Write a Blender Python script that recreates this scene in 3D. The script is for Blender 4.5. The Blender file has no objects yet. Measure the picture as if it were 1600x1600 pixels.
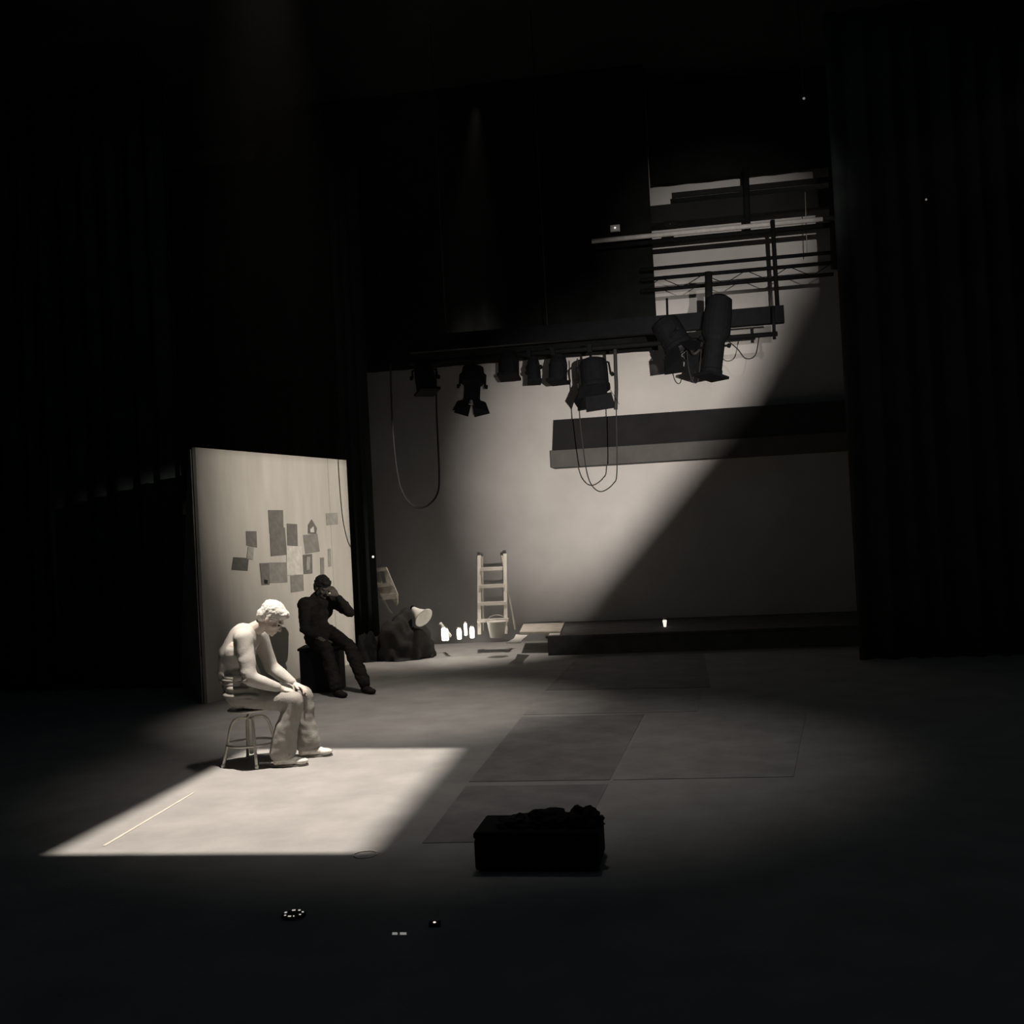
import bpy, bmesh, math, random
from mathutils import Vector, Matrix, Euler, noise

random.seed(7)
C = bpy.context.scene.collection
SC = bpy.context.scene
PI = math.pi
V = Vector

# ------------------------------------------------------------------ camera
F = 1750.0                       # focal length in pixels of the 1600 px frame
CAM_H = 1.70
cam_d = bpy.data.cameras.new('camera')
cam_d.sensor_width = 36.0
cam_d.lens = F / 1600.0 * 36.0
cam_d.clip_start = 0.05
cam_d.clip_end = 200
cam = bpy.data.objects.new('camera', cam_d)
C.objects.link(cam)
CAM_R = Matrix.Rotation(math.radians(90 + 0.85), 3, 'X') @ Matrix.Rotation(math.radians(-3.0), 3, 'Z')
CAM_O = V((0, 0, CAM_H))
cam.matrix_world = Matrix.Translation(CAM_O) @ CAM_R.to_4x4()
SC.camera = cam

# ------------------------------------------------------------------ view
SC.view_settings.view_transform = 'Standard'
SC.view_settings.look = 'None'
SC.view_settings.exposure = 0.0
SC.view_settings.gamma = 1.0
SC.view_settings.use_curve_mapping = False

# ------------------------------------------------------------------ world: dark hall filled with thin stage haze
HAZE = 0.0004
w = bpy.data.worlds.new('hall_air')
SC.world = w
w.use_nodes = True
wn = w.node_tree.nodes
wn.clear()
wo = wn.new('ShaderNodeOutputWorld')
wb = wn.new('ShaderNodeBackground')
wb.inputs['Color'].default_value = (0.3, 0.4, 0.5, 1)
wb.inputs['Strength'].default_value = 0.0
w.node_tree.links.new(wb.outputs[0], wo.inputs['Surface'])
wv = wn.new('ShaderNodeVolumeScatter')
wv.inputs['Color'].default_value = (1.0, 0.97, 0.92, 1)
wv.inputs['Density'].default_value = HAZE
wv.inputs['Anisotropy'].default_value = 0.5
w.node_tree.links.new(wv.outputs[0], wo.inputs['Volume'])

# ------------------------------------------------------------------ stage frame
YAW = math.radians(-10)
EX = V((math.cos(YAW), math.sin(YAW), 0))
EY = V((-math.sin(YAW), math.cos(YAW), 0))


def S(u, v, z=0.0):
    """stage coordinates (across, up-stage, height) to world"""
    return EX * u + EY * v + V((0, 0, z))


def toS(p):
    return V((p.dot(EX), p.dot(EY), p.z))


def ray(px, py):
    return CAM_R @ V(((px - 800) / F, -(py - 800) / F, -1))


def at(px, py, d):
    r = ray(px, py)
    return CAM_O + r * (d / r.y)


def on_z(px, py, z=0.0):
    r = ray(px, py)
    return CAM_O + r * ((z - CAM_H) / r.z)


def on_plane(px, py, p0, n):
    r = ray(px, py)
    return CAM_O + r * ((p0 - CAM_O).dot(n) / r.dot(n))


def on_v(px, py, v):
    return on_plane(px, py, S(0, v), EY)


# ------------------------------------------------------------------ lights
WARM = (1.0, 0.885, 0.785)


def spot(name, loc, target, power, size, blend, radius, col=WARM):
    d = bpy.data.lights.new(name, 'SPOT')
    d.energy = power
    d.spot_size = math.radians(size)
    d.spot_blend = blend
    d.shadow_soft_size = radius
    d.color = col
    o = bpy.data.objects.new(name, d)
    C.objects.link(o)
    o.location = loc
    o.rotation_euler = (V(target) - V(loc)).to_track_quat('-Z', 'Y').to_euler()
    return o


# pool of light on the floor round the stool
POOL = [on_z(80, 1335), on_z(566, 1333), on_z(714, 1169), on_z(392, 1171)]
POOL_C = sum(POOL, V()) / 4
L1 = V((POOL_C.x + 0.05, POOL_C.y + 0.25, 7.2))
spot('pool_beam', L1, POOL_C, 4200, 42, 0.15, 0.004)
# long throw from the back of the hall on to the rear wall
L2 = V((0.3, -6.0, 0.95))
WALL_AIM = on_v(1022, 752, 16.7)
spot('wall_beam', L2, WALL_AIM, 17500, 16.6, 1.0, 0.016, (1.0, 0.885, 0.775))
L2B = V((-0.3, -6.0, 2.3))
GRID_AIM = on_v(1125, 415, 16.7)
spot('grid_fill_light', L2B, GRID_AIM, 6500, 10.0, 1.0, 0.016, (1.0, 0.90, 0.80))  # added weak light to brighten the wall behind the overhead rig
# soft side light on the painted flat
L3 = V((4.6, 5.6, 4.6))
spot('flat_beam', L3, at(560, 755, 14.3), 4500, 31, 1.0, 0.008, (1.0, 0.90, 0.775))
# added spot brightening the bucket, jars and chair at the wall's foot
L4 = S(toS(on_v(800, 900, 15.3)).x, 14.45, 7.3)
spot('riser_fill', L4, on_v(715, 985, 15.3), 1700, 32, 1.0, 0.06)
# added soft spot standing in for hazy glow beside and behind the stool
L5 = V((-0.5, 8.6, 7.7))
spot('haze_glow_fill', L5, on_z(612, 1112), 1500, 33, 1.0, 0.15)
L6 = V((0.2, 8.2, 7.7))
spot('floor_fill', L6, on_z(765, 1185), 480, 48, 1.0, 0.2, (1.0, 0.92, 0.86))  # added wide fill standing in for scattered light on the floor
# added very faint blue-green fill under the ceiling that lifts the blacks
ad = bpy.data.lights.new('ambient_fill', 'AREA')
ad.shape = 'RECTANGLE'
ad.size = 8
ad.size_y = 12
ad.energy = 12.0
ad.color = (0.62, 0.86, 1.0)
ao = bpy.data.objects.new('ambient_fill', ad)
C.objects.link(ao)
ao.location = (0.5, 6.0, 7.7)


# ------------------------------------------------------------------ materials
def mat(name, col, rough=0.7, metal=0.0, var=0.0, scale=6.0, bump=0.0, bscale=40.0, spec=0.3,
        emit=None, estr=0.0, stretch=None):
    m = bpy.data.materials.new(name)
    m.use_nodes = True
    nt = m.node_tree
    b = nt.nodes['Principled BSDF']
    b.inputs['Roughness'].default_value = rough
    b.inputs['Metallic'].default_value = metal
    b.inputs['Specular IOR Level'].default_value = spec
    b.inputs['Base Color'].default_value = (*col, 1)
    if emit:
        b.inputs['Emission Color'].default_value = (*emit, 1)
        b.inputs['Emission Strength'].default_value = estr
    if var or bump:
        tc = nt.nodes.new('ShaderNodeTexCoord')
        mp = nt.nodes.new('ShaderNodeMapping')
        nt.links.new(tc.outputs['Object'], mp.inputs['Vector'])
        if stretch:
            mp.inputs['Scale'].default_value = stretch
    if var:
        n = nt.nodes.new('ShaderNodeTexNoise')
        n.inputs['Scale'].default_value = scale
        n.inputs['Detail'].default_value = 6
        n.inputs['Roughness'].default_value = 0.6
        nt.links.new(mp.outputs[0], n.inputs['Vector'])
        r = nt.nodes.new('ShaderNodeValToRGB')
        r.color_ramp.elements[0].position = 0.3
        r.color_ramp.elements[1].position = 0.7
        lo = [max(0, c * (1 - var)) for c in col]
        hi = [min(1, c * (1 + var)) for c in col]
        r.color_ramp.elements[0].color = (*lo, 1)
        r.color_ramp.elements[1].color = (*hi, 1)
        nt.links.new(n.outputs['Fac'], r.inputs['Fac'])
        nt.links.new(r.outputs['Color'], b.inputs['Base Color'])
    if bump:
        n2 = nt.nodes.new('ShaderNodeTexNoise')
        n2.inputs['Scale'].default_value = bscale
        n2.inputs['Detail'].default_value = 4
        nt.links.new(mp.outputs[0], n2.inputs['Vector'])
        bp = nt.nodes.new('ShaderNodeBump')
        bp.inputs['Strength'].default_value = bump
        bp.inputs['Distance'].default_value = 0.02
        nt.links.new(n2.outputs['Fac'], bp.inputs['Height'])
        nt.links.new(bp.outputs[0], b.inputs['Normal'])
    return m


M = {
    'wall': mat('rear_wall_plaster', (0.54, 0.535, 0.535), 0.9, var=0.10, scale=0.9, bump=0.15, bscale=25, spec=0.1),
    'floor': mat('worn_stage_boards', (0.30, 0.295, 0.285), 0.85, var=0.14, scale=2.5, bump=0.12, bscale=30, spec=0.15),
    'floor_dark': mat('dark_stage_mat', (0.205, 0.20, 0.198), 0.8, var=0.25, scale=3.0, bump=0.1, spec=0.2),
    'floor_mid': mat('grey_stage_mat', (0.27, 0.265, 0.255), 0.8, var=0.2, scale=3.0, bump=0.1, spec=0.2),
    'hall': mat('dark_hall_floor', (0.012, 0.013, 0.013), 0.95, var=0.3, scale=4, spec=0.05),
    'black_wall': mat('black_hall_wall', (0.030, 0.034, 0.035), 0.95, var=0.2, scale=2, spec=0.05),
    'drape': mat('black_drape_cloth', (0.030, 0.038, 0.038), 0.95, var=0.35, scale=3, bump=0.2, bscale=60, spec=0.03),
    'drape_dark': mat('dense_black_border_cloth', (0.010, 0.0112, 0.0115), 0.95, var=0.3, scale=3, bump=0.2, bscale=60, spec=0.03),
    'drape_grey': mat('charcoal_drape_cloth', (0.016, 0.0165, 0.0155), 0.95, var=0.35, scale=3, bump=0.2, bscale=60, spec=0.03),
    'flat': mat('painted_flat_canvas', (0.60, 0.575, 0.53), 0.9, var=0.10, scale=1.3, bump=0.1, bscale=50, spec=0.1, stretch=(3, 3, 0.6)),
    'flat_side': mat('raw_grey_batten', (0.40, 0.39, 0.37), 0.9, var=0.3, scale=8, spec=0.1),
    'black_metal': mat('black_lamp_enamel', (0.009, 0.0098, 0.012), 0.7, 0.0, var=0.2, scale=12, spec=0.05),
    'pipe_dark': mat('black_pipe', (0.009, 0.0098, 0.011), 0.7, 0.0, var=0.2, scale=10, spec=0.05),
    'pipe_light': mat('galvanised_pipe', (0.62, 0.61, 0.61), 0.6, 0.0, var=0.15, scale=10),
    'lens': mat('lens_glass', (0.06, 0.06, 0.07), 0.15, spec=0.5, var=0.1),
    'cable': mat('black_cable_rubber', (0.03, 0.03, 0.03), 0.7, var=0.2, scale=30),
    'cable_light': mat('pale_cord', (0.35, 0.34, 0.32), 0.8, var=0.2, scale=30),
    'beam': mat('dark_painted_beam', (0.018, 0.0185, 0.020), 0.9, var=0.15, scale=3, spec=0.1),
    'beam_lip': mat('grey_beam_lip', (0.105, 0.104, 0.103), 0.9, var=0.12, scale=4, spec=0.1),
    'ladder': mat('pale_aluminium', (0.72, 0.69, 0.63), 0.5, 0.15, var=0.1, scale=10),
    'wood_pale': mat('pale_wood', (0.56, 0.52, 0.45), 0.7, var=0.2, scale=7, bump=0.1, stretch=(1, 1, 6)),
    'white': mat('white_plastic', (0.82, 0.80, 0.75), 0.5, var=0.06, scale=8),
    'paper': mat('white_paper', (0.80, 0.78, 0.73), 0.9, var=0.06, scale=10),
    'riser': mat('riser_black_paint', (0.10, 0.097, 0.095), 0.85, var=0.3, scale=5, bump=0.1),
    'heap': mat('dark_wool_cloth', (0.026, 0.025, 0.023), 0.95, var=0.35, scale=6, bump=0.3, bscale=80),
    'stool': mat('brushed_stool_steel', (0.66, 0.64, 0.58), 0.4, 0.35, var=0.1, scale=15),
    'shirt': mat('pale_cotton_shirt', (0.46, 0.445, 0.41), 0.9, var=0.08, scale=14, bump=0.15, bscale=120),
    'trousers': mat('grey_twill', (0.30, 0.288, 0.262), 0.9, var=0.12, scale=10, bump=0.2, bscale=120),
    'shoe': mat('pale_shoe_leather', (0.70, 0.67, 0.62), 0.6, var=0.08, scale=20),
    'sole': mat('grey_rubber_sole', (0.25, 0.24, 0.22), 0.8, var=0.15, scale=20),
    'skin': mat('fair_skin', (0.60, 0.52, 0.46), 0.55, var=0.06, scale=30),
    'hair': mat('white_blond_hair', (0.80, 0.78, 0.72), 0.7, var=0.15, scale=40, bump=0.5, bscale=90, stretch=(1, 6, 1)),
    'eye': mat('dark_eye', (0.05, 0.045, 0.04), 0.2, var=0.1),
    'skin_dim': mat('shaded_room_skin', (0.10, 0.085, 0.075), 0.6, var=0.08, scale=30),  # skin with the shade put into its colour
    'dark_cloth': mat('black_jacket_cloth', (0.022, 0.021, 0.019), 0.95, var=0.3, scale=14, bump=0.2, bscale=100, spec=0.05),
    'dark_hair': mat('black_hair', (0.015, 0.014, 0.013), 0.7, var=0.3, scale=40, bump=0.5, bscale=90),
    'case': mat('black_case_vinyl', (0.008, 0.008, 0.010), 0.8, var=0.3, scale=12, spec=0.1),
    'chrome': mat('dull_chrome', (0.25, 0.25, 0.26), 0.4, 0.8, var=0.1),
    'wire': mat('bright_steel_wire', (0.85, 0.83, 0.80), 0.5, 0.0, var=0.05),
    'tape': mat('white_cloth_tape', (0.85, 0.83, 0.78), 0.8, var=0.05, scale=20),
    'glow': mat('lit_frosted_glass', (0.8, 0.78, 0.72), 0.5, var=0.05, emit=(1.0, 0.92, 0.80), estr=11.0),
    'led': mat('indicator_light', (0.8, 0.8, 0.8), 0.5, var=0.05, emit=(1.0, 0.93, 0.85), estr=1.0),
    'led_dim': mat('dim_indicator_light', (0.5, 0.5, 0.5), 0.5, var=0.05, emit=(1.0, 0.93, 0.85), estr=0.16),
    'emissive_tape': mat('self_lit_white_tape', (0.8, 0.8, 0.7), 0.8, var=0.05, emit=(1.0, 0.92, 0.82), estr=0.55),  # white tape given emission because no lamp reaches it
}


def grey(name, g, var=0.18, scale=14):
    return mat(name, (g, g * 0.97, g * 0.91), 0.9, var=var, scale=scale, spec=0.1)


PAPERS = [grey('photocopy_%s' % k, g) for k, g in
          (('charcoal', 0.13), ('slate', 0.19), ('ash', 0.28), ('dove', 0.38), ('bone', 0.68))]


# ------------------------------------------------------------------ mesh helpers
class MB:
    """collects shapes and links them as ONE mesh object"""

    def __init__(self):
        self.bm = bmesh.new()

    def add(self, verts, faces):
        vs = [self.bm.verts.new(v) for v in verts]
        for f in faces:
            try:
                self.bm.faces.new([vs[i] for i in f])
            except ValueError:
                pass
        return vs

    def hexa(self, p):
        """eight corners, bottom ring then top ring"""
        self.add(p, [(3, 2, 1, 0), (4, 5, 6, 7), (0, 1, 5, 4), (1, 2, 6, 5), (2, 3, 7, 6), (3, 0, 4, 7)])

    def box(self, c, size, R=None):
        c = V(c)
        x, y, z = [s / 2 for s in size]
        R = R or Matrix.Identity(3)
        pts = [(-x, -y, -z), (x, -y, -z), (x, y, -z), (-x, y, -z), (-x, -y, z), (x, -y, z), (x, y, z), (-x, y, z)]
        self.hexa([c + R @ V(p) for p in pts])

    def prism(self, pts, off):
        """polygon extruded by off"""
        n = len(pts)
        off = V(off)
        self.add([V(p) for p in pts] + [V(p) + off for p in pts],
                 [tuple(range(n - 1, -1, -1)), tuple(range(n, 2 * n))] +
                 [(i, (i + 1) % n, n + (i + 1) % n, n + i) for i in range(n)])

    def tube(self, pts, r, seg=10, closed=False, cap=True):
        pts = [V(p) for p in pts]
        n = len(pts)
        rs = r if isinstance(r, (list, tuple)) else [r] * n
        rings = []
        up = None
        for i, p in enumerate(pts):
            if closed:
                t = pts[(i + 1) % n] - pts[i - 1]
            else:
                t = pts[min(i + 1, n - 1)] - pts[max(i - 1, 0)]
            t.normalize()
            if up is None:
                up = V((0, 0, 1)) if abs(t.z) < 0.9 else V((1, 0, 0))
            a = t.cross(up)
            if a.length < 1e-5:
                a = t.orthogonal()
            a.normalize()
            b = t.cross(a).normalized()
            up = -b if False else b.cross(t).cross(t) * -1 if False else up
            rings.append([self.bm.verts.new(p + (a * math.cos(2 * PI * k / seg) + b * math.sin(2 * PI * k / seg)) * rs[i])
                          for k in range(seg)])
        m = n if closed else n - 1
        for i in range(m):
            A, B = rings[i], rings[(i + 1) % n]
            for k in range(seg):
                self.bm.faces.new((A[k], A[(k + 1) % seg], B[(k + 1) % seg], B[k]))
        if cap and not closed:
            self.bm.faces.new(list(reversed(rings[0])))
            self.bm.faces.new(rings[-1])

    def lathe(self, prof, origin=(0, 0, 0), R=None, seg=24):
        """prof = [(radius, height)]; closed at both ends"""
        o = V(origin)
        R = R or Matrix.Identity(3)
        rings = []
        for r, h in prof:
            rings.append([self.bm.verts.new(o + R @ V((r * math.cos(2 * PI * k / seg), r * math.sin(2 * PI * k / seg), h)))
                          for k in range(seg)])
        for A, B in zip(rings, rings[1:]):
            for k in range(seg):
                self.bm.faces.new((A[k], A[(k + 1) % seg], B[(k + 1) % seg], B[k]))
        self.bm.faces.new(list(reversed(rings[0])))
        self.bm.faces.new(rings[-1])

    def ball(self, c, rad, R=None, seg=16):
        if not isinstance(rad, (tuple, list)):
            rad = (rad, rad, rad)
        mt = Matrix.Translation(V(c)) @ (R.to_4x4() if R else Matrix.Identity(4)) @ Matrix.Diagonal((*rad, 1))
        bmesh.ops.create_uvsphere(self.bm, u_segments=seg, v_segments=max(8, seg // 2 + 2), radius=1, matrix=mt)

    def cap(self, a, ra, b, rb, seg=14):
        """tapered capsule"""
        a, b = V(a), V(b)
        self.tube([a, b], [ra, rb], seg)
        self.ball(a, ra, seg=seg)
        self.ball(b, rb, seg=seg)

    def chain(self, pts):
        for (a, ra), (b, rb) in zip(pts, pts[1:]):
            self.cap(a, ra, b, rb)

    def build(self, name, m, parent=None, smooth=False, bevel=0.0, origin=None):
        bmesh.ops.recalc_face_normals(self.bm, faces=self.bm.faces)
        me = bpy.data.meshes.new(name)
        if origin is not None:
            bmesh.ops.translate(self.bm, verts=self.bm.verts, vec=-V(origin))
        self.bm.to_mesh(me)
        self.bm.free()
        me.materials.append(m)
        if smooth:
            for p in me.polygons:
                p.use_smooth = True
        o = bpy.data.objects.new(name, me)
        C.objects.link(o)
        if origin is not None:
            o.location = origin
        if parent:
            o.parent = parent
        if bevel:
            md = o.modifiers.new('bevel', 'BEVEL')
            md.width = bevel
            md.segments = 2
            md.limit_method = 'ANGLE'
        return o


def tag(o, label, cat, group=None, kind=None):
    o['label'] = label
    o['category'] = cat
    if group:
        o['group'] = group
    if kind:
        o['kind'] = kind
    return o


def struct(o):
    o['kind'] = 'structure'
    return o


def thing(name, label, cat, loc, rz=0.0, group=None, R=None):
    o = bpy.data.objects.new(name, None)
    o.empty_display_size = 0.1
    C.objects.link(o)
    o.location = loc
    o.rotation_euler = R.to_euler() if R else (0, 0, rz)
    return tag(o, label, cat, group)


def remesh(mb, name, m, parent, voxel=0.01, smooth_it=6, fold=None):
    """fuse the collected shapes into one continuous skin"""
    me = bpy.data.meshes.new(name)
    bmesh.ops.recalc_face_normals(mb.bm, faces=mb.bm.faces)
    mb.bm.to_mesh(me)
    mb.bm.free()
    tmp = bpy.data.objects.new(name, me)
    C.objects.link(tmp)
    md = tmp.modifiers.new('r', 'REMESH')
    md.mode = 'VOXEL'
    md.voxel_size = voxel
    if smooth_it:
        sm = tmp.modifiers.new('s', 'SMOOTH')
        sm.factor = 0.5
        sm.iterations = smooth_it
    bpy.context.view_layer.update()
    dg = bpy.context.evaluated_depsgraph_get()
    me2 = bpy.data.meshes.new_from_object(tmp.evaluated_get(dg))
    bpy.data.objects.remove(tmp)
    bpy.data.meshes.remove(me)
    me2.name = name
    if fold:
        me2.update()
        nrm = [v.normal.copy() for v in me2.vertices]
        for v, n in zip(me2.vertices, nrm):
            v.co = v.co + n * fold(v.co)
    me2.materials.clear()
    me2.materials.append(m)
    for p in me2.polygons:
        p.use_smooth = True
    o = bpy.data.objects.new(name, me2)
    C.objects.link(o)
    o.parent = parent
    return o


def frame(fwd, up):
    """matrix whose columns are forward x, left y, up z"""
    x = V(fwd).normalized()
    z = V(up)
    z = (z - x * z.dot(x)).normalized()
    y = z.cross(x)
    return Matrix((x, y, z)).transposed()


RS = Matrix.Rotation(YAW, 3, 'Z')


def sbox(mb, u0, u1, v0, v1, z0, z1):
    mb.hexa([S(u0, v0, z0), S(u1, v0, z0), S(u1, v1, z0), S(u0, v1, z0),
             S(u0, v0, z1), S(u1, v0, z1), S(u1, v1, z1), S(u0, v1, z1)])


# ------------------------------------------------------------------ the setting
WV = 16.7                                        # rear wall
mb = MB(); sbox(mb, -9, 9, -9, WV + 0.3, -0.2, 0); struct(mb.build('floor', M['floor']))
mb = MB(); sbox(mb, -9, 9, WV, WV + 0.3, 0, 8); struct(mb.build('wall_back', M['wall']))
mb = MB(); sbox(mb, -9.3, -9, -9, WV + 0.3, -0.2, 8); struct(mb.build('wall_left', M['black_wall']))
mb = MB(); sbox(mb, 9, 9.3, -9, WV + 0.3, -0.2, 8); struct(mb.build('wall_right', M['black_wall']))
mb = MB(); sbox(mb, -9.3, 9.3, -9, WV + 0.3, 8, 8.2); struct(mb.build('ceiling', M['black_wall']))
mb = MB(); sbox(mb, -9.3, 9.3, -9.3, -9, -0.2, 8.2); struct(mb.build('wall_front', M['black_wall']))

# ledge boxed out of the rear wall: dark face over a paler lip
BV = WV - 0.45
a0, a1 = on_v(866, 656, BV), on_v(861, 731, BV)
zb, zt = toS(a1).z, toS(a0).z
u0 = toS(a1).x
ledge = thing('wall_ledge', 'dark boxed ledge across the rear wall with a paler lip along its underside', 'ledge', S(u0 + 3, WV, zb))
ul = ledge.matrix_basis.inverted()


def local_build(mb, name, m, parent, **k):
    """build a part given in world coordinates under an Empty"""
    bpy.context.view_layer.update()
    inv = parent.matrix_basis.inverted()
    bmesh.ops.transform(mb.bm, matrix=inv, verts=mb.bm.verts)
    return mb.build(name, m, parent, **k)


lip = 0.25
mb = MB()
mb.prism([S(u0 + 0.03, WV - 0.002, zb + lip), S(u0 + 0.03, BV + 0.05, zb + lip), S(u0 + 0.07, BV + 0.05, zt), S(u0 + 0.07, WV - 0.002, zt)], EX * 7.2)
local_build(mb, 'face_board', M['beam'], ledge)
mb = MB(); sbox(mb, u0, u0 + 7.3, BV, WV - 0.002, zb, zb + lip)
local_build(mb, 'lip_board', M['beam_lip'], ledge)['label'] = 'paler grey strip along the bottom of the ledge'

# low riser along the rear wall
RZ = 0.26
RV = toS(on_z(940, 1022)).y
riser = thing('stage_riser', 'low dark riser running along the foot of the rear wall', 'platform', S(0.5, RV + 0.8))
mb = MB(); sbox(mb, -2.2, 3.4, RV + 0.02, WV - 0.01, 0.0, RZ - 0.03)
local_build(mb, 'skirt', M['riser'], riser)
mb = MB(); sbox(mb, -2.22, 3.42, RV, WV - 0.01, RZ - 0.03, RZ)
local_build(mb, 'deck', M['riser'], riser)


# mats and sheets on the stage floor
def mat_sheet(name, pxs, m, label, z=0.004, cat='floor mat'):
    pts = [on_z(*p) for p in pxs]
    o = sum(pts, V()) / len(pts)
    mb = MB()
    mb.prism([V((p.x, p.y, 0.0005)) for p in pts], (0, 0, z))
    return tag(mb.build(name, m, origin=V((o.x, o.y, 0))), label, cat)


mat_sheet('floor_mat', [(733, 1222), (953, 1219), (1006, 1117), (815, 1121)], M['floor_dark'],
          'dark grey square of flooring in the middle of the stage floor')
mat_sheet('floor_mat', [(660, 1318), (905, 1313), (950, 1226), (728, 1229)], M['floor_dark'],
          'dark flooring sheet just behind the low black case', z=0.003)
mat_sheet('floor_mat', [(818, 1117), (1090, 1112), (1098, 1078), (848, 1082)], M['floor_mid'],
          'pale grey narrow strip of flooring across the stage between two darker sheets', z=0.003)
mat_sheet('floor_mat', [(852, 1079), (1110, 1074), (1100, 1023), (904, 1026)], M['floor_dark'],
          'dark flooring sheet lying against the front of the riser', z=0.003)
mat_sheet('floor_mat', [(958, 1219), (1240, 1214), (1260, 1112), (1012, 1116)], M['floor_mid'],
          'mid grey flooring sheet right of the dark square on the stage floor', z=0.003)
mat_sheet('floor_tape', [(160, 1322), (165, 1322), (304, 1239), (301, 1239)], M['wood_pale'],
          'long straight strip of white tape at the left of the pool of light', z=0.002, cat='tape')



# ------------------------------------------------------------------ drapes
def curtain(name, u0, u1, v, z0, z1, m, label, fold=0.06, pitch=0.28, seed=0, thick=0.02):
    rnd = random.Random(seed)
    n = max(12, int((u1 - u0) / pitch * 8))
    ph = rnd.random() * 6
    nz = 10
    mb = MB()
    front, back = [], []
    for j in range(nz + 1):
        t = j / nz
        z = z1 + (z0 - z1) * t
        fr, bk = [], []
        for i in range(n + 1):
            u = u0 + (u1 - u0) * i / n
            x = 2 * PI * u / pitch + ph
            d = fold * (math.sin(x + 0.7 * math.sin(x * 0.37)) + 0.35 * math.sin(2.3 * x + t)) * (0.6 + 0.4 * t)
            fr.append(mb.bm.verts.new(S(u, v + d, z)))
            bk.append(mb.bm.verts.new(S(u, v + d + thick, z)))
        front.append(fr); back.append(bk)
    for j in range(nz):
        for i in range(n):
            mb.bm.faces.new((front[j][i], front[j + 1][i], front[j + 1][i + 1], front[j][i + 1]))
            mb.bm.faces.new((back[j][i], back[j][i + 1], back[j + 1][i + 1], back[j + 1][i]))
        mb.bm.faces.new((front[j][0], back[j][0], back[j + 1][0], front[j + 1][0]))
        mb.bm.faces.new((front[j][n], front[j + 1][n], back[j + 1][n], back[j][n]))
    for i in range(n):
        mb.bm.faces.new((front[0][i], front[0][i + 1], back[0][i + 1], back[0][i]))
        mb.bm.faces.new((front[nz][i], back[nz][i], back[nz][i + 1], front[nz][i + 1]))
    o = S((u0 + u1) / 2, v, z0)
    return tag(mb.build(name, m, smooth=True, origin=o), label, 'curtain')


def U(px, v, py=800):
    return toS(on_v(px, py, v)).x


curtain('stage_curtain', U(538, 14.95), U(584, 14.95), 14.95, 0.01, 7.4, M['drape'],
        'narrow black drape hanging just right of the papered flat', 0.04, 0.16, 1)
curtain('stage_curtain', U(215, 15.75), U(556, 15.75), 15.75, 0.01, 7.4, M['drape_grey'],
        'charcoal drape hanging behind and above the papered flat', 0.06, 0.22, 2)
curtain('stage_curtain', U(-60, 12.6), U(285, 12.6), 12.6, 0.01, 7.4, M['drape'],
        'wide black drape filling the dark left side behind the flat', 0.07, 0.3, 3)
curtain('stage_curtain', U(1330, 13.2), U(1660, 13.2), 13.2, 0.01, 7.4, M['drape'],
        'wide black drape closing the dark right side of the stage', 0.07, 0.3, 4)
BZ = toS(on_v(1010, 548, 15.45)).z
curtain('border_curtain', U(420, 15.3), U(1023, 15.45, 450), 15.45, BZ, 7.995, M['drape_dark'],
        'black border cloth hanging overhead behind the row of stage lamps', 0.02, 0.5, 5)

BZ2 = toS(on_v(1180, 272, 16.3)).z  # sheet added to darken the wall top, where no light falls
curtain('border_curtain', U(1015, 16.3, 260), U(1400, 16.3, 260), 16.3, BZ2, 7.995, M['drape_dark'],
        'added black cloth standing in for the unlit wall above the thinner beam', 0.02, 0.5, 6)

# ------------------------------------------------------------------ the papered flat
FD = (12.0, 14.55)
fl_t = at(305, 699, FD[0])
fl_h = fl_t.z
r2 = ray(541, 719)
fr_t = CAM_O + r2 * ((fl_h - CAM_H) / r2.z)          # same height: gives the far end
FA, FB = V((fl_t.x, fl_t.y, 0)), V((fr_t.x, fr_t.y, 0))
fdir = (FB - FA).normalized()
fn = V((fdir.y, -fdir.x, 0))                         # faces the audience and stage right
# the flat leans back a touch like the photo's tapering edges
FW = (FB - FA).length
flat = thing('scenery_flat', 'tall pale scenery flat pinned with papers behind the man on the stool', 'scenery flat', FA + fdir * FW / 2)
mb = MB()
mb.prism([FA, FB, FB + V((0, 0, fl_h)), FA + V((0, 0, fl_h))], -fn * 0.04)
local_build(mb, 'canvas_panel', M['flat'], flat)
mb = MB()
s0 = FA + fdir * (FW * 0.845)
mb.prism([s0, s0 + fdir * 0.008, s0 + fdir * 0.008 + V((0, 0, fl_h)), s0 + V((0, 0, fl_h))], fn * 0.003)
local_build(mb, 'joint_strip', grey('seam_shade', 0.40), flat)
# dark brace panel swinging back from the left edge
mb = MB()
w_out = on_z(286, 1084)
e0 = FA - fn * 0.05 - fdir * 0.004
wd = (w_out - e0).normalized()
mb.prism([e0, w_out, w_out.lerp(e0, 0.25) + V((0, 0, 1.05)), w_out.lerp(e0, 0.93) + V((0, 0, fl_h - 0.02)), e0 + V((0, 0, fl_h - 0.02))], -fdir * 0.02)
local_build(mb, 'side_wing', M['flat_side'], flat)['label'] = 'dark wing folded back from the left edge of the flat'
mb = MB()
for q in (0.15, 0.5, 0.85):
    mb.box(FA + fdir * FW * q - fn * 0.065 + V((0, 0, fl_h / 2)), (0.07, 0.04, fl_h), frame(fdir, (0, 0, 1)))
local_build(mb, 'back_batten', M['flat_side'], flat)


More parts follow.
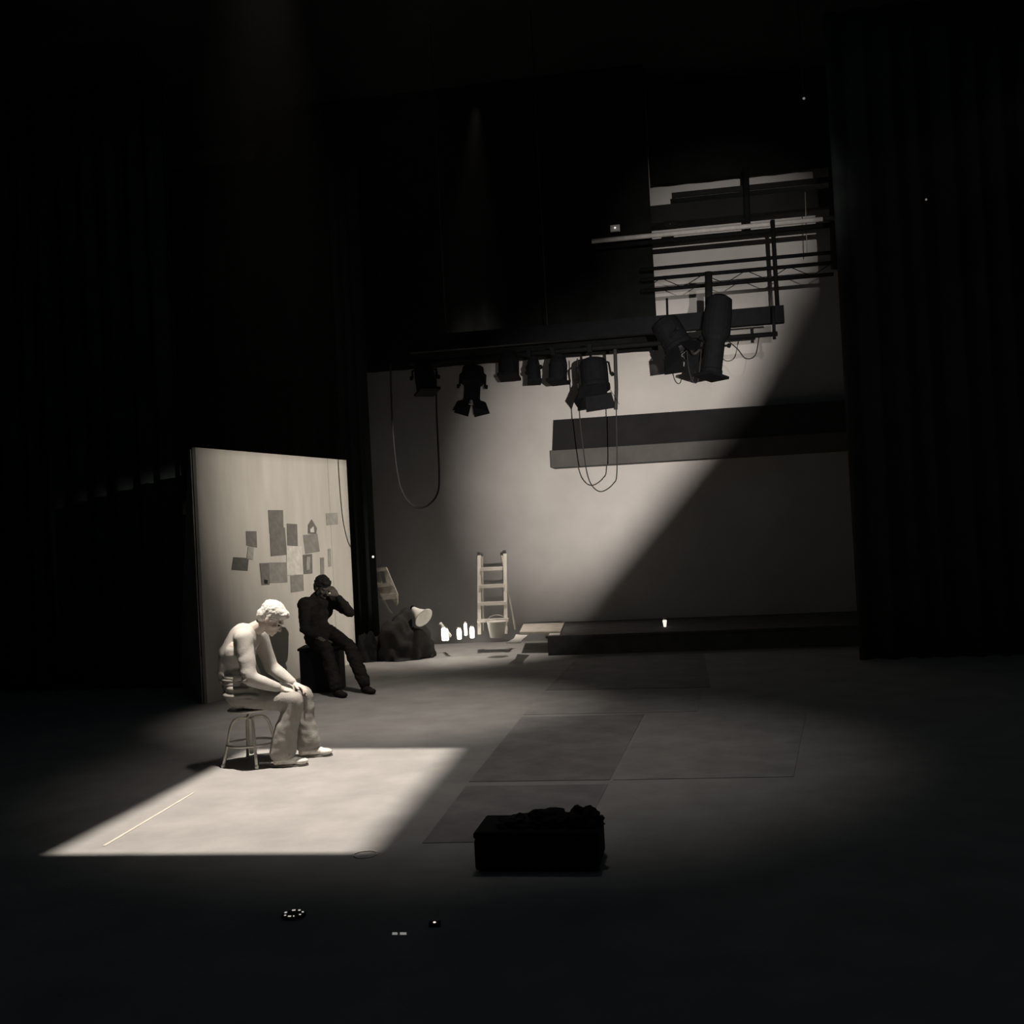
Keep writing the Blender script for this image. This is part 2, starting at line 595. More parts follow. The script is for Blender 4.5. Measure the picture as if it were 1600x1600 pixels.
def paper(q, mi, label, layer=1, name='pinned_paper', cat='paper', m=None):
    """q: four picture corners of a sheet pinned on the flat"""
    off = 0.004 * layer
    pts = [on_plane(270 + x / 4, 660 + y / 4, FA + fn * off, fn) for x, y in q]
    o = sum(pts, V()) / len(pts)
    mb = MB()
    mb.prism(pts, fn * 0.003)
    return tag(mb.build(name, m or PAPERS[mi], origin=o), label, cat, 'papers pinned on the flat')


paper([(595, 548), (688, 548), (692, 690), (604, 694)], 1, 'grey sheet at the very top of the cluster on the flat')
paper([(606, 664), (700, 656), (712, 826), (614, 836)], 1, 'tall dark sheet overlapping the foot of the topmost sheet on the flat', 2)
paper([(712, 632), (776, 636), (780, 772), (716, 768)], 1, 'narrow dark sheet right of the tall dark sheet on the flat')
paper([(456, 680), (522, 680), (526, 782), (460, 770)], 1, 'small dark sheet on its own, upper left of the cluster')
paper([(378, 842), (474, 848), (466, 928), (366, 922)], 0, 'dark landscape sheet lowest at the left of the cluster')
paper([(470, 776), (506, 780), (500, 858), (462, 852)], 3, 'pale grey slip between the two leftmost dark sheets', 2)
paper([(543, 880), (600, 878), (604, 1014), (556, 1016)], 1, 'narrow sheet with a small black blot hanging low left of centre', 2)
paper([(573, 982), (594, 986), (590, 1010), (572, 1006)], 0, 'small black blot of card at the foot of the narrow low sheet', 4, 'card_scrap', 'card', m=grey('black_card', 0.03))
paper([(600, 876), (712, 874), (716, 1000), (606, 1004)], 2, 'wide mid grey sheet under the tall dark sheet on the flat')
paper([(710, 776), (806, 774), (812, 950), (714, 958)], 4, 'large white sheet in the middle of the cluster', 2)
paper([(814, 704), (902, 694), (918, 806), (828, 822)], 2, 'tilted grey sheet at the right of the cluster')
paper([(846, 640), (868, 606), (900, 660), (896, 694), (846, 694)], 1, 'dark pointed scrap above the tilted grey sheet', 2)
paper([(858, 668), (878, 650), (884, 686), (860, 688)], 4, 'tiny white shape on the dark pointed scrap', 4, 'card_scrap', 'card')
paper([(812, 828), (870, 822), (872, 944), (818, 948)], 1, 'dark bordered sheet below the tilted grey sheet')
paper([(836, 840), (858, 838), (854, 920), (834, 924)], 3, 'pale figure panel in the dark bordered sheet', 3, 'card_scrap', 'card')
paper([(920, 846), (944, 844), (946, 964), (924, 966)], 2, 'very thin tall strip at the far right of the cluster')
paper([(968, 790), (986, 788), (992, 900), (972, 904)], 3, 'faint narrow strip close to the bright right edge of the flat')
paper([(956, 568), (1028, 564), (1032, 638), (960, 642)], 3, 'pale grey square drawing alone near the upper right edge of the flat')
paper([(734, 960), (814, 952), (818, 1052), (738, 1064)], 2, 'grey sheet at the bottom of the cluster behind the bowed head')


# ------------------------------------------------------------------ hand and head builders
def hand(mb, wrist, fwd, normal, thumb_side, curl=(0.35, 0.5, 0.4), size=1.0):
    """palm, four unequal bent fingers and a thumb; normal points out of the back of the hand"""
    fwd = V(fwd).normalized()
    n = V(normal)
    n = (n - fwd * n.dot(fwd)).normalized()
    side = V(thumb_side)
    side = (side - fwd * side.dot(fwd) - n * side.dot(n)).normalized()
    w = V(wrist)
    s = size
    R = Matrix((fwd, side, n)).transposed()
    mb.ball(w + fwd * 0.05 * s, (0.056 * s, 0.043 * s, 0.017 * s), R)
    mb.cap(w, 0.027 * s, w + fwd * 0.03 * s, 0.024 * s)
    lens = [0.070, 0.080, 0.074, 0.058]
    for k, L in enumerate(lens):
        off = (0.030 - 0.0205 * k) * s
        p = w + fwd * (0.088 - 0.006 * abs(k - 1)) * s + side * off
        mb.cap(w + fwd * 0.04 * s + side * off * 0.8, 0.012 * s, p, 0.0105 * s, 8)
        a = 0.0
        for j, (fr, c) in enumerate(zip((0.45, 0.30, 0.25), curl)):
            a += c
            dirv = fwd * math.cos(a) - n * math.sin(a) + side * (0.06 * (1.5 - k))
            q = p + dirv.normalized() * L * fr * s
            mb.cap(p, (0.0100 - 0.0008 * j) * s, q, (0.0092 - 0.0008 * j) * s, 8)
            p = q
    p = w + fwd * 0.022 * s + side * 0.026 * s
    for L, da, c in ((0.042, 0.75, 0.15), (0.032, 0.55, 0.4), (0.026, 0.35, 0.6)):
        dirv = (fwd * math.cos(da) + side * math.sin(da) - n * 0.45 * c).normalized()
        q = p + dirv * L * s
        mb.cap(p, 0.0125 * s, q, 0.0100 * s, 8)
        p = q


def head(mb, c, R, s=1.0):
    """skull, jaw and face; R columns: face forward, left, crown"""
    def P(x, y, z):
        return V(c) + R @ V((x, y, z)) * s
    def E(x, y, z, a, b, d):
        mb.ball(P(x, y, z), (a * s, b * s, d * s), R)
    E(-0.012, 0, 0.035, 0.098, 0.076, 0.085)         # skull
    E(0.030, 0, -0.015, 0.060, 0.062, 0.085)         # face
    E(0.045, 0, -0.075, 0.042, 0.046, 0.036)         # jaw
    E(0.078, 0, -0.092, 0.018, 0.022, 0.016)         # chin
    E(0.086, 0, -0.056, 0.013, 0.024, 0.008)         # upper lip
    E(0.085, 0, -0.068, 0.012, 0.021, 0.008)         # lower lip
    mb.cap(P(0.086, 0, 0.010), 0.010 * s, P(0.108, 0, -0.028), 0.014 * s, 8)   # nose
    for sg in (-1, 1):
        E(0.092, sg * 0.012, -0.032, 0.010, 0.009, 0.008)   # nostril
        E(0.078, sg * 0.032, 0.020, 0.016, 0.026, 0.009)    # brow
        E(0.058, sg * 0.046, -0.022, 0.024, 0.018, 0.020)   # cheek
        E(-0.008, sg * 0.078, -0.008, 0.020, 0.009, 0.032)  # ear
    return P


def folds(a, f, seed=0.0):
    def fn_(p):
        q = V((p.x * f, p.y * f, p.z * f * 1.6 + seed))
        return a * (noise.noise(q) + 0.5 * noise.noise(q * 2.3))
    return fn_


# ------------------------------------------------------------------ stool
ST = on_z(394, 1194)
stool = thing('metal_stool', 'pale metal stool with curved tube legs under the seated man', 'stool', ST)
SZ = 0.43
mb = MB()
mb.lathe([(0.02, SZ - 0.018), (0.155, SZ - 0.018), (0.165, SZ - 0.012), (0.167, SZ - 0.004), (0.160, SZ), (0.02, SZ - 0.003)], seg=40)
mb.build('seat', M['stool'], stool, smooth=True)
mb = MB()
mb.lathe([(0.012, 0.08), (0.016, 0.085), (0.016, 0.33), (0.022, 0.335), (0.022, 0.37), (0.014, 0.375), (0.014, SZ - 0.02), (0.05, SZ - 0.0185)], seg=20)
mb.build('screw_column', M['stool'], stool, smooth=True)
LEGA = [math.radians(22 + 90 * k) for k in range(4)]
for k, a in enumerate(LEGA):
    ca, sa = math.cos(a), math.sin(a)
    pr = [(0.018, 0.355), (0.05, 0.362), (0.085, 0.362), (0.115, 0.350), (0.137, 0.325), (0.150, 0.29), (0.175, 0.18), (0.198, 0.085), (0.216, 0.012)]
    mb = MB()
    mb.tube([(r * ca, r * sa, z) for r, z in pr], 0.0115, 12)
    lg = mb.build('leg', M['stool'], stool, smooth=True)
    mb = MB()
    mb.lathe([(0.010, 0.0), (0.0155, 0.0), (0.0155, 0.022), (0.012, 0.026)], (0.2165 * ca, 0.2165 * sa, 0), seg=14)
    mb.build('foot_cap', M['white'], lg, smooth=True)['label'] = 'white rubber foot'
mb = MB()
ring = []
for i in range(48):
    a = 2 * PI * i / 48
    ring.append((0.180 * math.cos(a), 0.180 * math.sin(a), 0.165))
mb.tube(ring, 0.009, 10, closed=True)
mb.build('foot_ring', M['stool'], stool, smooth=True)

# ------------------------------------------------------------------ the man on the stool (local: x to the right, y up-stage, z up)
man = thing('person', 'person in a pale shirt bowed on the stool with hands on the knees', 'person', ST)
N, Fy = -0.155, 0.17            # near and far knee lines
hipN, hipF = V((-0.035, -0.095, 0.545)), V((-0.035, 0.095, 0.545))
kneeN, kneeF = V((0.375, N, 0.485)), V((0.385, Fy, 0.480))
ankN, ankF = V((0.255, N, 0.085)), V((0.385, Fy, 0.085))
spine = [V((-0.075, 0, 0.56)), V((-0.120, 0, 0.70)), V((-0.095, 0, 0.84)), V((-0.015, 0, 0.965)), V((0.075, 0, 1.035))]
shN, shF = V((0.025, -0.175, 0.975)), V((0.055, 0.175, 0.975))
elN, elF = V((0.070, -0.245, 0.685)), V((0.13, 0.255, 0.70))
wrN, wrF = V((0.285, -0.165, 0.585)), V((0.325, 0.17, 0.565))
HC = V((0.205, 0.0, 1.105))
HR = frame((0.74, -0.05, -0.67), (0.67, 0, 0.74))
mb = MB()
mb.chain([(spine[0], 0.105), (spine[1], 0.095), (spine[2], 0.105), (spine[3], 0.105), (spine[4], 0.058)])
mb.cap((-0.05, -0.06, 0.56), 0.10, (-0.05, 0.06, 0.56), 0.10)
mb.cap((-0.05, -0.09, 0.89), 0.075, (-0.03, 0.09, 0.89), 0.075)
mb.cap((0.01, -0.12, 0.985), 0.055, (0.03, 0.12, 0.985), 0.055)
mb.cap(spine[4] + V((-0.03, 0, -0.02)), 0.06, HC + V((-0.055, 0, -0.03)), 0.055)
for hip, kn, an in ((hipN, kneeN, ankN), (hipF, kneeF, ankF)):
    mb.chain([(hip, 0.085), (kn, 0.055)])
    mb.chain([(kn, 0.054), (kn * 0.62 + an * 0.38 + V((-0.012, 0, 0)), 0.055), (an, 0.036)])
    mb.cap(an + V((-0.03, 0, -0.045)), 0.032, an + V((0.13, 0, -0.055)), 0.022)
for sh, el, wr in ((shN, elN, wrN), (shF, elF, wrF)):
    mb.chain([(sh, 0.060), (el, 0.042)])
    mb.chain([(el, 0.041), (el * 0.65 + wr * 0.35, 0.041), (wr, 0.026)])
hand(mb, wrN, kneeN + V((0.03, 0.04, 0.06)) - wrN, (0.15, -0.15, 1), (0.1, 1, 0.1), (0.45, 0.55, 0.4))
hand(mb, wrF, kneeF + V((0.03, -0.05, 0.065)) - wrF, (0.15, 0.15, 1), (0.1, -1, 0.1), (0.45, 0.55, 0.4))
PH = head(mb, HC, HR)
remesh(mb, 'body', M['skin'], man, 0.0065, 3)
for sg in (-1, 1):
    e = MB(); e.ball(PH(0.079, sg * 0.031, 0.001), 0.0095, seg=10); e.build('eye', M['eye'], man, smooth=True)
# short thick hair over crown, nape and temples
mb = MB()
mb.ball(PH(-0.022, 0, 0.050), (0.107, 0.089, 0.090), HR)
mb.ball(PH(-0.062, 0, -0.005), (0.062, 0.078, 0.075), HR)
mb.ball(PH(0.048, 0.0, 0.088), (0.052, 0.066, 0.034), HR)
for sg in (-1, 1):
    mb.ball(PH(-0.005, sg * 0.068, 0.030), (0.045, 0.020, 0.045), HR)
remesh(mb, 'hair', M['hair'], man, 0.008, 4, folds(0.006, 45))
# shirt
def shirt_fold(p):
    q = V((p.x * 5, p.y * 5, p.z * 14 + 2 * noise.noise(p * 6)))
    return 0.006 * noise.noise(q) + (0.004 * math.sin(p.z * 95 + 14 * p.x) if p.z < 0.72 and p.x < 0.05 else 0)
mb = MB()
mb.chain([(V((-0.085, 0, 0.635)), 0.122), (spine[1] + V((0.0, 0, 0.0)), 0.112), (spine[2], 0.124), (spine[3], 0.122), (spine[4] + V((-0.035, 0, -0.03)), 0.078)])
mb.cap((-0.075, -0.06, 0.65), 0.105, (-0.075, 0.06, 0.65), 0.105)
mb.cap((-0.06, -0.085, 0.86), 0.092, (-0.04, 0.085, 0.86), 0.092)
mb.cap((0.0, -0.12, 0.985), 0.070, (0.02, 0.12, 0.985), 0.070)
for sh, el, wr in ((shN, elN, wrN), (shF, elF, wrF)):
    mb.chain([(sh, 0.075), (sh * 0.5 + el * 0.5, 0.066), (el, 0.058)])
    mb.chain([(el, 0.057), (el * 0.6 + wr * 0.4, 0.053), (el * 0.12 + wr * 0.88, 0.037)])
remesh(mb, 'shirt', M['shirt'], man, 0.010, 10, shirt_fold)
# trousers, loose and bunched at the waist
mb = MB()
mb.cap((-0.06, -0.065, 0.565), 0.120, (-0.06, 0.065, 0.565), 0.120)
mb.cap((-0.075, -0.05, 0.645), 0.112, (-0.075, 0.05, 0.645), 0.112)
mb.cap((-0.05, -0.09, 0.505), 0.072, (-0.05, 0.09, 0.505), 0.072)
for hip, kn, an in ((hipN, kneeN, ankN), (hipF, kneeF, ankF)):
    mb.chain([(hip, 0.100), (hip * 0.45 + kn * 0.55, 0.088), (kn, 0.078)])
    hem = V((an.x + 0.005, an.y, 0.105))
    mb.chain([(kn, 0.078), (kn * 0.5 + hem * 0.5, 0.078), (hem, 0.072)])
    mb.chain([(kn + V((-0.02, 0, -0.02)), 0.068), (hem + V((0.050, 0, 0.01)), 0.066)])
    mb.chain([(kn * 0.5 + hem * 0.5 + V((-0.02, 0, 0)), 0.075), (hem + V((-0.025, 0, 0.0)), 0.068)])
def trouser_fold(p):
    a = 0.007 * noise.noise(V((p.x * 9 + p.z * 4, p.y * 14, p.z * 7 + 4))) + 0.004 * noise.noise(p * 22)
    if p.z > 0.53 and p.x < 0.12:
        a += 0.007 * math.sin(p.z * 130 + 9 * p.x + 3 * noise.noise(p * 7))
    return a
remesh(mb, 'trousers', M['trousers'], man, 0.010, 8, trouser_fold)
# shoes
for an in (ankN, ankF):
    mb = MB()
    x0, y0 = an.x - 0.045, an.y
    mb.ball((x0 + 0.045, y0, 0.055), (0.055, 0.040, 0.044))
    mb.ball((x0 + 0.115, y0, 0.045), (0.085, 0.043, 0.036))
    mb.ball((x0 + 0.19, y0, 0.035), (0.062, 0.045, 0.028))
    mb.cap((x0 + 0.055, y0, 0.075), 0.040, (x0 + 0.05, y0, 0.092), 0.040)
    sh = remesh(mb, 'shoe', M['shoe'], man, 0.006, 3)
    mb = MB()
    pts = []
    for i in range(28):
        a = 2 * PI * i / 28
        wd = 0.045 - 0.008 * math.cos(a + 0.0) * 0 - 0.006 * (1 - math.cos(a)) * 0.5
        pts.append((x0 + 0.12 + 0.133 * math.cos(a), y0 + wd * math.sin(a), 0.0))
    mb.prism(pts, (0, 0, 0.016))
    mb.build('sole', M['sole'], sh)['label'] = 'grey rubber sole'

# ------------------------------------------------------------------ the dark figure sitting in front of the flat
PB = on_z(500, 1086)
PB = V((PB.x, PB.y + 0.35, 0))
crate = thing('black_crate', 'low black crate that the dark figure in front of the flat sits on', 'crate', PB)
mb = MB(); mb.box((-0.02, 0.02, 0.235), (0.44, 0.40, 0.47)); mb.build('box', M['case'], crate, bevel=0.01)
mb = MB(); mb.box((-0.02, 0.02, 0.485), (0.47, 0.43, 0.03)); mb.build('lid', M['case'], crate, bevel=0.008)
fig = thing('person', 'person in black sitting in front of the flat with one hand raised to the face', 'person', PB)
fw = V((0.62, -0.78, 0)).normalized()     # facing right and toward the audience
lf = V((-fw.y, fw.x, 0))


def G(f, l, z):
    return fw * f + lf * l + V((0, 0, z))


hips = [G(0.0, sg * 0.10, 0.60) for sg in (1, -1)]
knees = [G(0.36, 0.13, 0.50), G(0.34, -0.15, 0.50)]
anks = [G(0.60, 0.15, 0.085), G(0.55, -0.17, 0.085)]
sp = [G(-0.05, 0, 0.60), G(-0.12, 0, 0.75), G(-0.11, 0, 0.90), G(-0.05, 0, 1.00), G(0.0, 0, 1.05)]
shs = [G(-0.04, 0.19, 0.985), G(-0.03, -0.19, 0.985)]
hc = G(0.055, 0.0, 1.155)
hr = frame(fw * 0.88 + V((0.10, 0, -0.45)), (0, 0, 1))
els = [G(0.27, 0.20, 0.865), G(0.10, -0.27, 0.72)]
wrs = [G(0.185, 0.105, 1.055), G(0.24, -0.16, 0.60)]
mb = MB()
mb.chain([(sp[0], 0.11), (sp[1], 0.10), (sp[2], 0.11), (sp[3], 0.10), (sp[4], 0.058)])
mb.cap(hips[0], 0.10, hips[1], 0.10)
mb.cap(G(-0.09, 0.09, 0.90), 0.08, G(-0.09, -0.09, 0.90), 0.08)
mb.cap(shs[0] * 0.7 + sp[3] * 0.3, 0.06, shs[1] * 0.7 + sp[3] * 0.3, 0.06)
mb.cap(sp[4], 0.06, hc + fw * -0.02 + V((0, 0, -0.05)), 0.056)
for h, k, a in zip(hips, knees, anks):
    mb.chain([(h, 0.085), (k, 0.056)])
    mb.chain([(k, 0.055), (k * 0.62 + a * 0.38, 0.056), (a, 0.037)])
    mb.cap(a + V((0, 0, -0.045)), 0.032, a + fw * 0.14 + V((0, 0, -0.055)), 0.022)
for s_, e_, w_ in zip(shs, els, wrs):
    mb.chain([(s_, 0.060), (e_, 0.042)])
    mb.chain([(e_, 0.041), (e_ * 0.65 + w_ * 0.35, 0.041), (w_, 0.026)])
hand(mb, wrs[0], hc + hr @ V((0.10, 0.03, 0.045)) - wrs[0], fw + V((0, 0, 0.2)), -lf, (0.35, 0.5, 0.5))
hand(mb, wrs[1], G(0.33, -0.13, 0.57) - wrs[1], (0, 0, 1), lf, (0.3, 0.4, 0.4))
PH = head(mb, hc, hr)
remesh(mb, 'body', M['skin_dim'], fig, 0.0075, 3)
for sg in (-1, 1):
    e = MB(); e.ball(PH(0.079, sg * 0.031, 0.001), 0.0095, seg=10); e.build('eye', M['eye'], fig, smooth=True)
mb = MB()
mb.ball(PH(-0.020, 0, 0.048), (0.108, 0.088, 0.088), hr)
mb.ball(PH(-0.060, 0, -0.012), (0.060, 0.078, 0.075), hr)
mb.ball(PH(0.045, 0, 0.082), (0.054, 0.066, 0.036), hr)
remesh(mb, 'hair', M['dark_hair'], fig, 0.009, 3, folds(0.008, 30))
mb = MB()
mb.chain([(sp[0] + V((0, 0, 0.02)), 0.135), (sp[1], 0.128), (sp[2], 0.132), (sp[3], 0.118), (sp[4] + V((0, 0, -0.02)), 0.078)])
mb.cap(G(-0.05, 0.07, 0.62), 0.12, G(-0.05, -0.07, 0.62), 0.12)
mb.cap(G(-0.09, 0.09, 0.88), 0.10, G(-0.09, -0.09, 0.88), 0.10)
mb.cap(shs[0] * 0.8 + sp[3] * 0.2, 0.072, shs[1] * 0.8 + sp[3] * 0.2, 0.072)
for s_, e_, w_ in zip(shs, els, wrs):
    mb.chain([(s_, 0.078), (s_ * 0.5 + e_ * 0.5, 0.068), (e_, 0.060)])
    mb.chain([(e_, 0.058), (e_ * 0.6 + w_ * 0.4, 0.054), (e_ * 0.12 + w_ * 0.88, 0.038)])
remesh(mb, 'jacket', M['dark_cloth'], fig, 0.011, 4, folds(0.012, 11, 2))
mb = MB()
mb.cap(hips[0], 0.115, hips[1], 0.115)
for h, k, a in zip(hips, knees, anks):
    mb.chain([(h, 0.108), (h * 0.45 + k * 0.55, 0.092), (k, 0.072)])
    hm = V((a.x, a.y, 0.115))
    mb.chain([(k, 0.072), (k * 0.5 + hm * 0.5, 0.076), (hm, 0.070)])
remesh(mb, 'trousers', M['dark_cloth'], fig, 0.011, 4, folds(0.012, 12, 5))
for a in anks:
    mb = MB()
    Rf = frame(fw, (0, 0, 1))
    b = V((a.x, a.y, 0)) - fw * 0.045
    mb.ball(b + fw * 0.045 + V((0, 0, 0.05)), (0.055, 0.040, 0.050), Rf)
    mb.ball(b + fw * 0.115 + V((0, 0, 0.040)), (0.085, 0.043, 0.040), Rf)
    mb.ball(b + fw * 0.19 + V((0, 0, 0.032)), (0.062, 0.045, 0.032), Rf)
    remesh(mb, 'shoe', M['dark_cloth'], fig, 0.007, 2)


# ------------------------------------------------------------------ overhead rig
def eq_line(p0, p1, v0):
    """two picture points on one level bar parallel to the rear wall at stage depth v0"""
    a = on_v(p0[0], p0[1], v0)
    b = on_v(p1[0], p1[1], v0)
    z = (a.z + b.z) / 2
    return V((a.x, a.y, z)), V((b.x, b.y, z))


def bar(name, p0, p1, v, r, m, label, cat='pipe', square=False):
    a, b = eq_line(p0, p1, v)
    mb = MB()
    if square:
        d = (b - a).normalized()
        mb.box((a + b) / 2, ((b - a).length, r * 1.2, r * 2), frame(d, (0, 0, 1)))
    else:
        mb.tube([a, b], r, 14)
    return tag(mb.build(name, m, smooth=not square, origin=(a + b) / 2), label, cat), a, b


ob, ga, gb = bar('grid_beam', (955, 352), (1345, 297), 15.9, 0.125, M['beam'], 'thick dark beam high up above the pale pipe', 'beam', True)
ob, g2a, g2b = bar('grid_beam', (1050, 314), (1335, 268), 15.9, 0.035, M['beam'], 'thinner dark beam highest up under the ceiling', 'beam', True)
ob, pa, pb = bar('ceiling_pipe', (925, 384), (1340, 330), 15.16, 0.032, M['pipe_light'], 'pale metal pipe catching light high on the right')
ob, qa, qb = bar('ceiling_pipe', (930, 393), (1330, 342), 15.18, 0.035, M['pipe_dark'], 'black pipe tucked right under the pale metal pipe')

# truss of three black tubes with crossing braces
TV = 15.1
truss = None
ta, tb = eq_line((1000, 427), (1300, 389), TV)
truss = thing('lighting_truss', 'black three tube truss with thin braces above the lamp bar', 'truss', (ta + tb) / 2)
zs = [0.0, -0.135, -0.285]
for k, dz in enumerate(zs):
    mb = MB()
    mb.tube([ta + V((0, 0, dz)), tb + V((0, 0, dz))], 0.026, 12)
    local_build(mb, 'chord', M['pipe_dark'], truss, smooth=True)
nb = 9
for i in range(nb):
    t0, t1 = i / nb, (i + 1) / nb
    A = ta.lerp(tb, t0) + V((0, 0, zs[1] if i % 2 else zs[2]))
    B = ta.lerp(tb, t1) + V((0, 0, zs[2] if i % 2 else zs[1]))
    mb = MB(); mb.tube([A, B], 0.006, 6)
    local_build(mb, 'brace', M['pipe_dark'], truss, smooth=True)


def hanger(p0, p1, v, r, label, m='pipe_dark', name='drop_pipe', cat='pipe'):
    a, b = on_v(p0[0], p0[1], v), on_v(p1[0], p1[1], v)
    mb = MB(); mb.tube([a, b], r, 12)
    return tag(mb.build(name, M[m], smooth=True, origin=(a + b) / 2), label, cat)


hanger((1207, 344), (1215, 484), 15.06, 0.030, 'black upright pipe crossing the truss right of the long lamp')
hanger((1165, 262), (1168, 362), 15.79, 0.045, 'short thick black upright above the pale pipe')
hanger((1301, 262), (1305, 420), 15.79, 0.060, 'black upright at the far right end of the pale pipe')
hanger((1258, 300), (1261, 396), 15.815, 0.006, 'thin pale cord hanging right of the black upright pipe', 'cable_light', 'cord', 'cord')

# lamp bar: wired trunking with a pipe under it
LV = 13.2
ob, la, lb = bar('lamp_trunking', (640, 536), (1225, 495), LV + 0.28, 0.100, M['black_metal'], 'long black wiring trunk running above the row of stage lamps', 'trunking', True)
ob, l2a, l2b = bar('lamp_bar', (640, 564), (1215, 525), LV, 0.028, M['pipe_dark'], 'long black pipe from which the stage lamps hang', 'pipe')
hanger((1208, 478), (1210, 530), LV, 0.02, 'short black strut at the right end of the lamp bar')
hanger((1107, 425), (1108, 500), LV + 0.2, 0.045, 'short black stem rising from the lamp bar above the long lamp')
hanger((1042, 466), (1043, 500), LV + 0.2, 0.014, 'thin short black stem left of the long lamp')
for px in (700, 860):
    t = (px - 640) / 575.0
    p = la.lerp(lb, t)
    mb = MB(); mb.tube([p, V((p.x, p.y, 8.0))], 0.008, 8)
    tag(mb.build('suspension_wire', M['cable'], smooth=True, origin=p), 'black wire holding up the lamp trunk near its %s' % ('left end' if px == 700 else 'middle'), 'wire')


def lamp(px, py, dirpx, L, r, label, kind='profile', v=None, hook=None, flaps=True):
    """a stage lamp: centre picture point, picture-plane direction of its beam, length and radius in metres"""
    v = v if v is not None else LV - 0.02
    c = on_v(px, py, v)
    t = thing('stage_lamp', label, 'stage lamp', c, 0, 'lamps on the overhead bar')
    # beam axis in world
    ax = (EX * dirpx[0] + V((0, 0, -dirpx[1])) - EY * (dirpx[2] if len(dirpx) > 2 else 0.25)).normalized()
    Rz = ax.to_track_quat('Z', 'Y').to_matrix()
    def part(mbx, name, m='black_metal', par=t, **k):
        return mbx.build(name, M[m], par, **k)
    mb = MB()
    if kind == 'profile':
        mb.lathe([(r * 0.55, -L * 0.5), (r * 1.0, -L * 0.46), (r * 1.12, -L * 0.30), (r * 1.15, -L * 0.08), (r * 0.92, -L * 0.04),
                  (r * 0.80, 0.0), (r * 0.80, L * 0.30), (r * 0.86, L * 0.31), (r * 0.86, L * 0.36), (r * 0.78, L * 0.36)], R=Rz, seg=20)
    elif kind == 'fresnel':
        mb.lathe([(r * 0.6, -L * 0.5), (r * 0.95, -L * 0.44), (r * 1.0, -L * 0.3), (r * 1.0, L * 0.2), (r * 1.08, L * 0.22), (r * 1.08, L * 0.32), (r * 0.9, L * 0.33)], R=Rz, seg=20)
    else:
        mb.lathe([(r * 0.45, -L * 0.5), (r * 0.75, -L * 0.44), (r * 0.95, -L * 0.2), (r * 1.0, -L * 0.1), (r * 1.0, L * 0.40), (r * 0.95, L * 0.40)], R=Rz, seg=20)
    part(mb, 'lamp_body', smooth=False)
    mb = MB()
    lz = {'profile': 0.361, 'fresnel': 0.331, 'par': 0.401}[kind] * L
    mb.lathe([(r * 0.7, lz), (r * 0.68, lz + 0.006), (r * 0.3, lz + 0.012)], R=Rz, seg=20)
    part(mb, 'lens', 'lens', smooth=True)
    for i in range(4 if flaps else 0):
        a = i * PI / 2 + 0.3
        wv_ = r * (0.95 if i % 2 else 0.8)
        c0 = V((math.cos(a), math.sin(a), 0)) * r * 0.95 + V((0, 0, lz))
        tn = V((-math.sin(a), math.cos(a), 0))
        out = (V((math.cos(a), math.sin(a), 0)) * 0.42 + V((0, 0, 0.9))).normalized() * r * 1.15
        pts = [c0 - tn * wv_, c0 + tn * wv_, c0 + tn * wv_ * 1.15 + out, c0 - tn * wv_ * 1.15 + out]
        mb = MB()
        mb.prism([Rz @ p for p in pts], Rz @ V((0.004 * math.cos(a), 0.004 * math.sin(a), 0)))
        part(mb, 'barn_door')
    if not flaps:
        mb = MB()
        mb.prism([Rz @ V((sx * r * 1.0, sy * r * 1.0, lz)) for sx, sy in ((-1, -1), (1, -1), (1, 1), (-1, 1))], Rz @ V((0, 0, 0.03)))
        part(mb, 'colour_frame')
    # yoke up to the bar
    hp = hook if hook is not None else px
    tt = (hp - 640) / 575.0
    bp = l2a.lerp(l2b, tt) - c + V((0, 0, 0.0))
    bp = bp - EY * 0.03
    side = ax.cross(bp if bp.length > 0.05 else V((0, 0, 1)))
    side = (EX if side.length < 0.02 else side.normalized())
    k = r * 1.22
    top = bp + V((0, 0, -0.05))
    d = top.normalized() if top.length > 1e-3 else V((0, 0, 1))
    mid = d * max(r * 1.1, top.length - 0.10)
    if top.length < r * 1.3:
        mid = d * top.length * 0.8
    mb = MB()
    mb.tube([side * k, side * k + mid * 0.7, side * k * 0.5 + mid, -side * k * 0.5 + mid, -side * k + mid * 0.7, -side * k], 0.013, 8)
    mb.tube([mid, top], 0.016, 8)
    part(mb, 'yoke', smooth=True)
    mb = MB()
    mb.box(bp, (0.06, 0.075, 0.10), RS)
    part(mb, 'hook_clamp', bevel=0.01)
    for sg in (-1, 1):
        mb = MB()
        mb.lathe([(0.022, 0), (0.026, 0.005), (0.026, 0.03), (0.018, 0.034)], side * sg * k, (side * sg).to_track_quat('Z', 'Y').to_matrix(), 10)
        part(mb, 'tilt_knob')
    return t


lamp(1117, 534, (-0.16, 0.98, 0.15), 1.10, 0.145, 'long black profile lamp pointing straight down, rightmost on the bar', 'profile', hook=1112, flaps=False, v=LV - 0.16)
lamp(1052, 528, (0.42, 0.85, 0.2), 0.50, 0.165, 'bulky black lamp with open flaps second from the right end of the bar', 'fresnel', hook=1046, v=LV + 0.02)
lamp(929, 590, (0.05, 0.95, 0.25), 0.46, 0.165, 'square hooded black lamp hanging above the left end of the wall ledge', 'fresnel', hook=930)
lamp(738, 604, (-0.05, 0.80, 0.15), 0.52, 0.125, 'tilted black lamp with flaps silhouetted low on the left part of the bar', 'profile', hook=745)
lamp(664, 590, (0.15, 0.9, 0.2), 0.42, 0.125, 'dim black lamp at the far left end of the bar beside the hanging cable', 'par', hook=664, flaps=False)
lamp(795, 570, (0.0, 0.95, 0.2), 0.34, 0.125, 'black can lamp right of the tilted lamp on the bar', 'par', flaps=False)
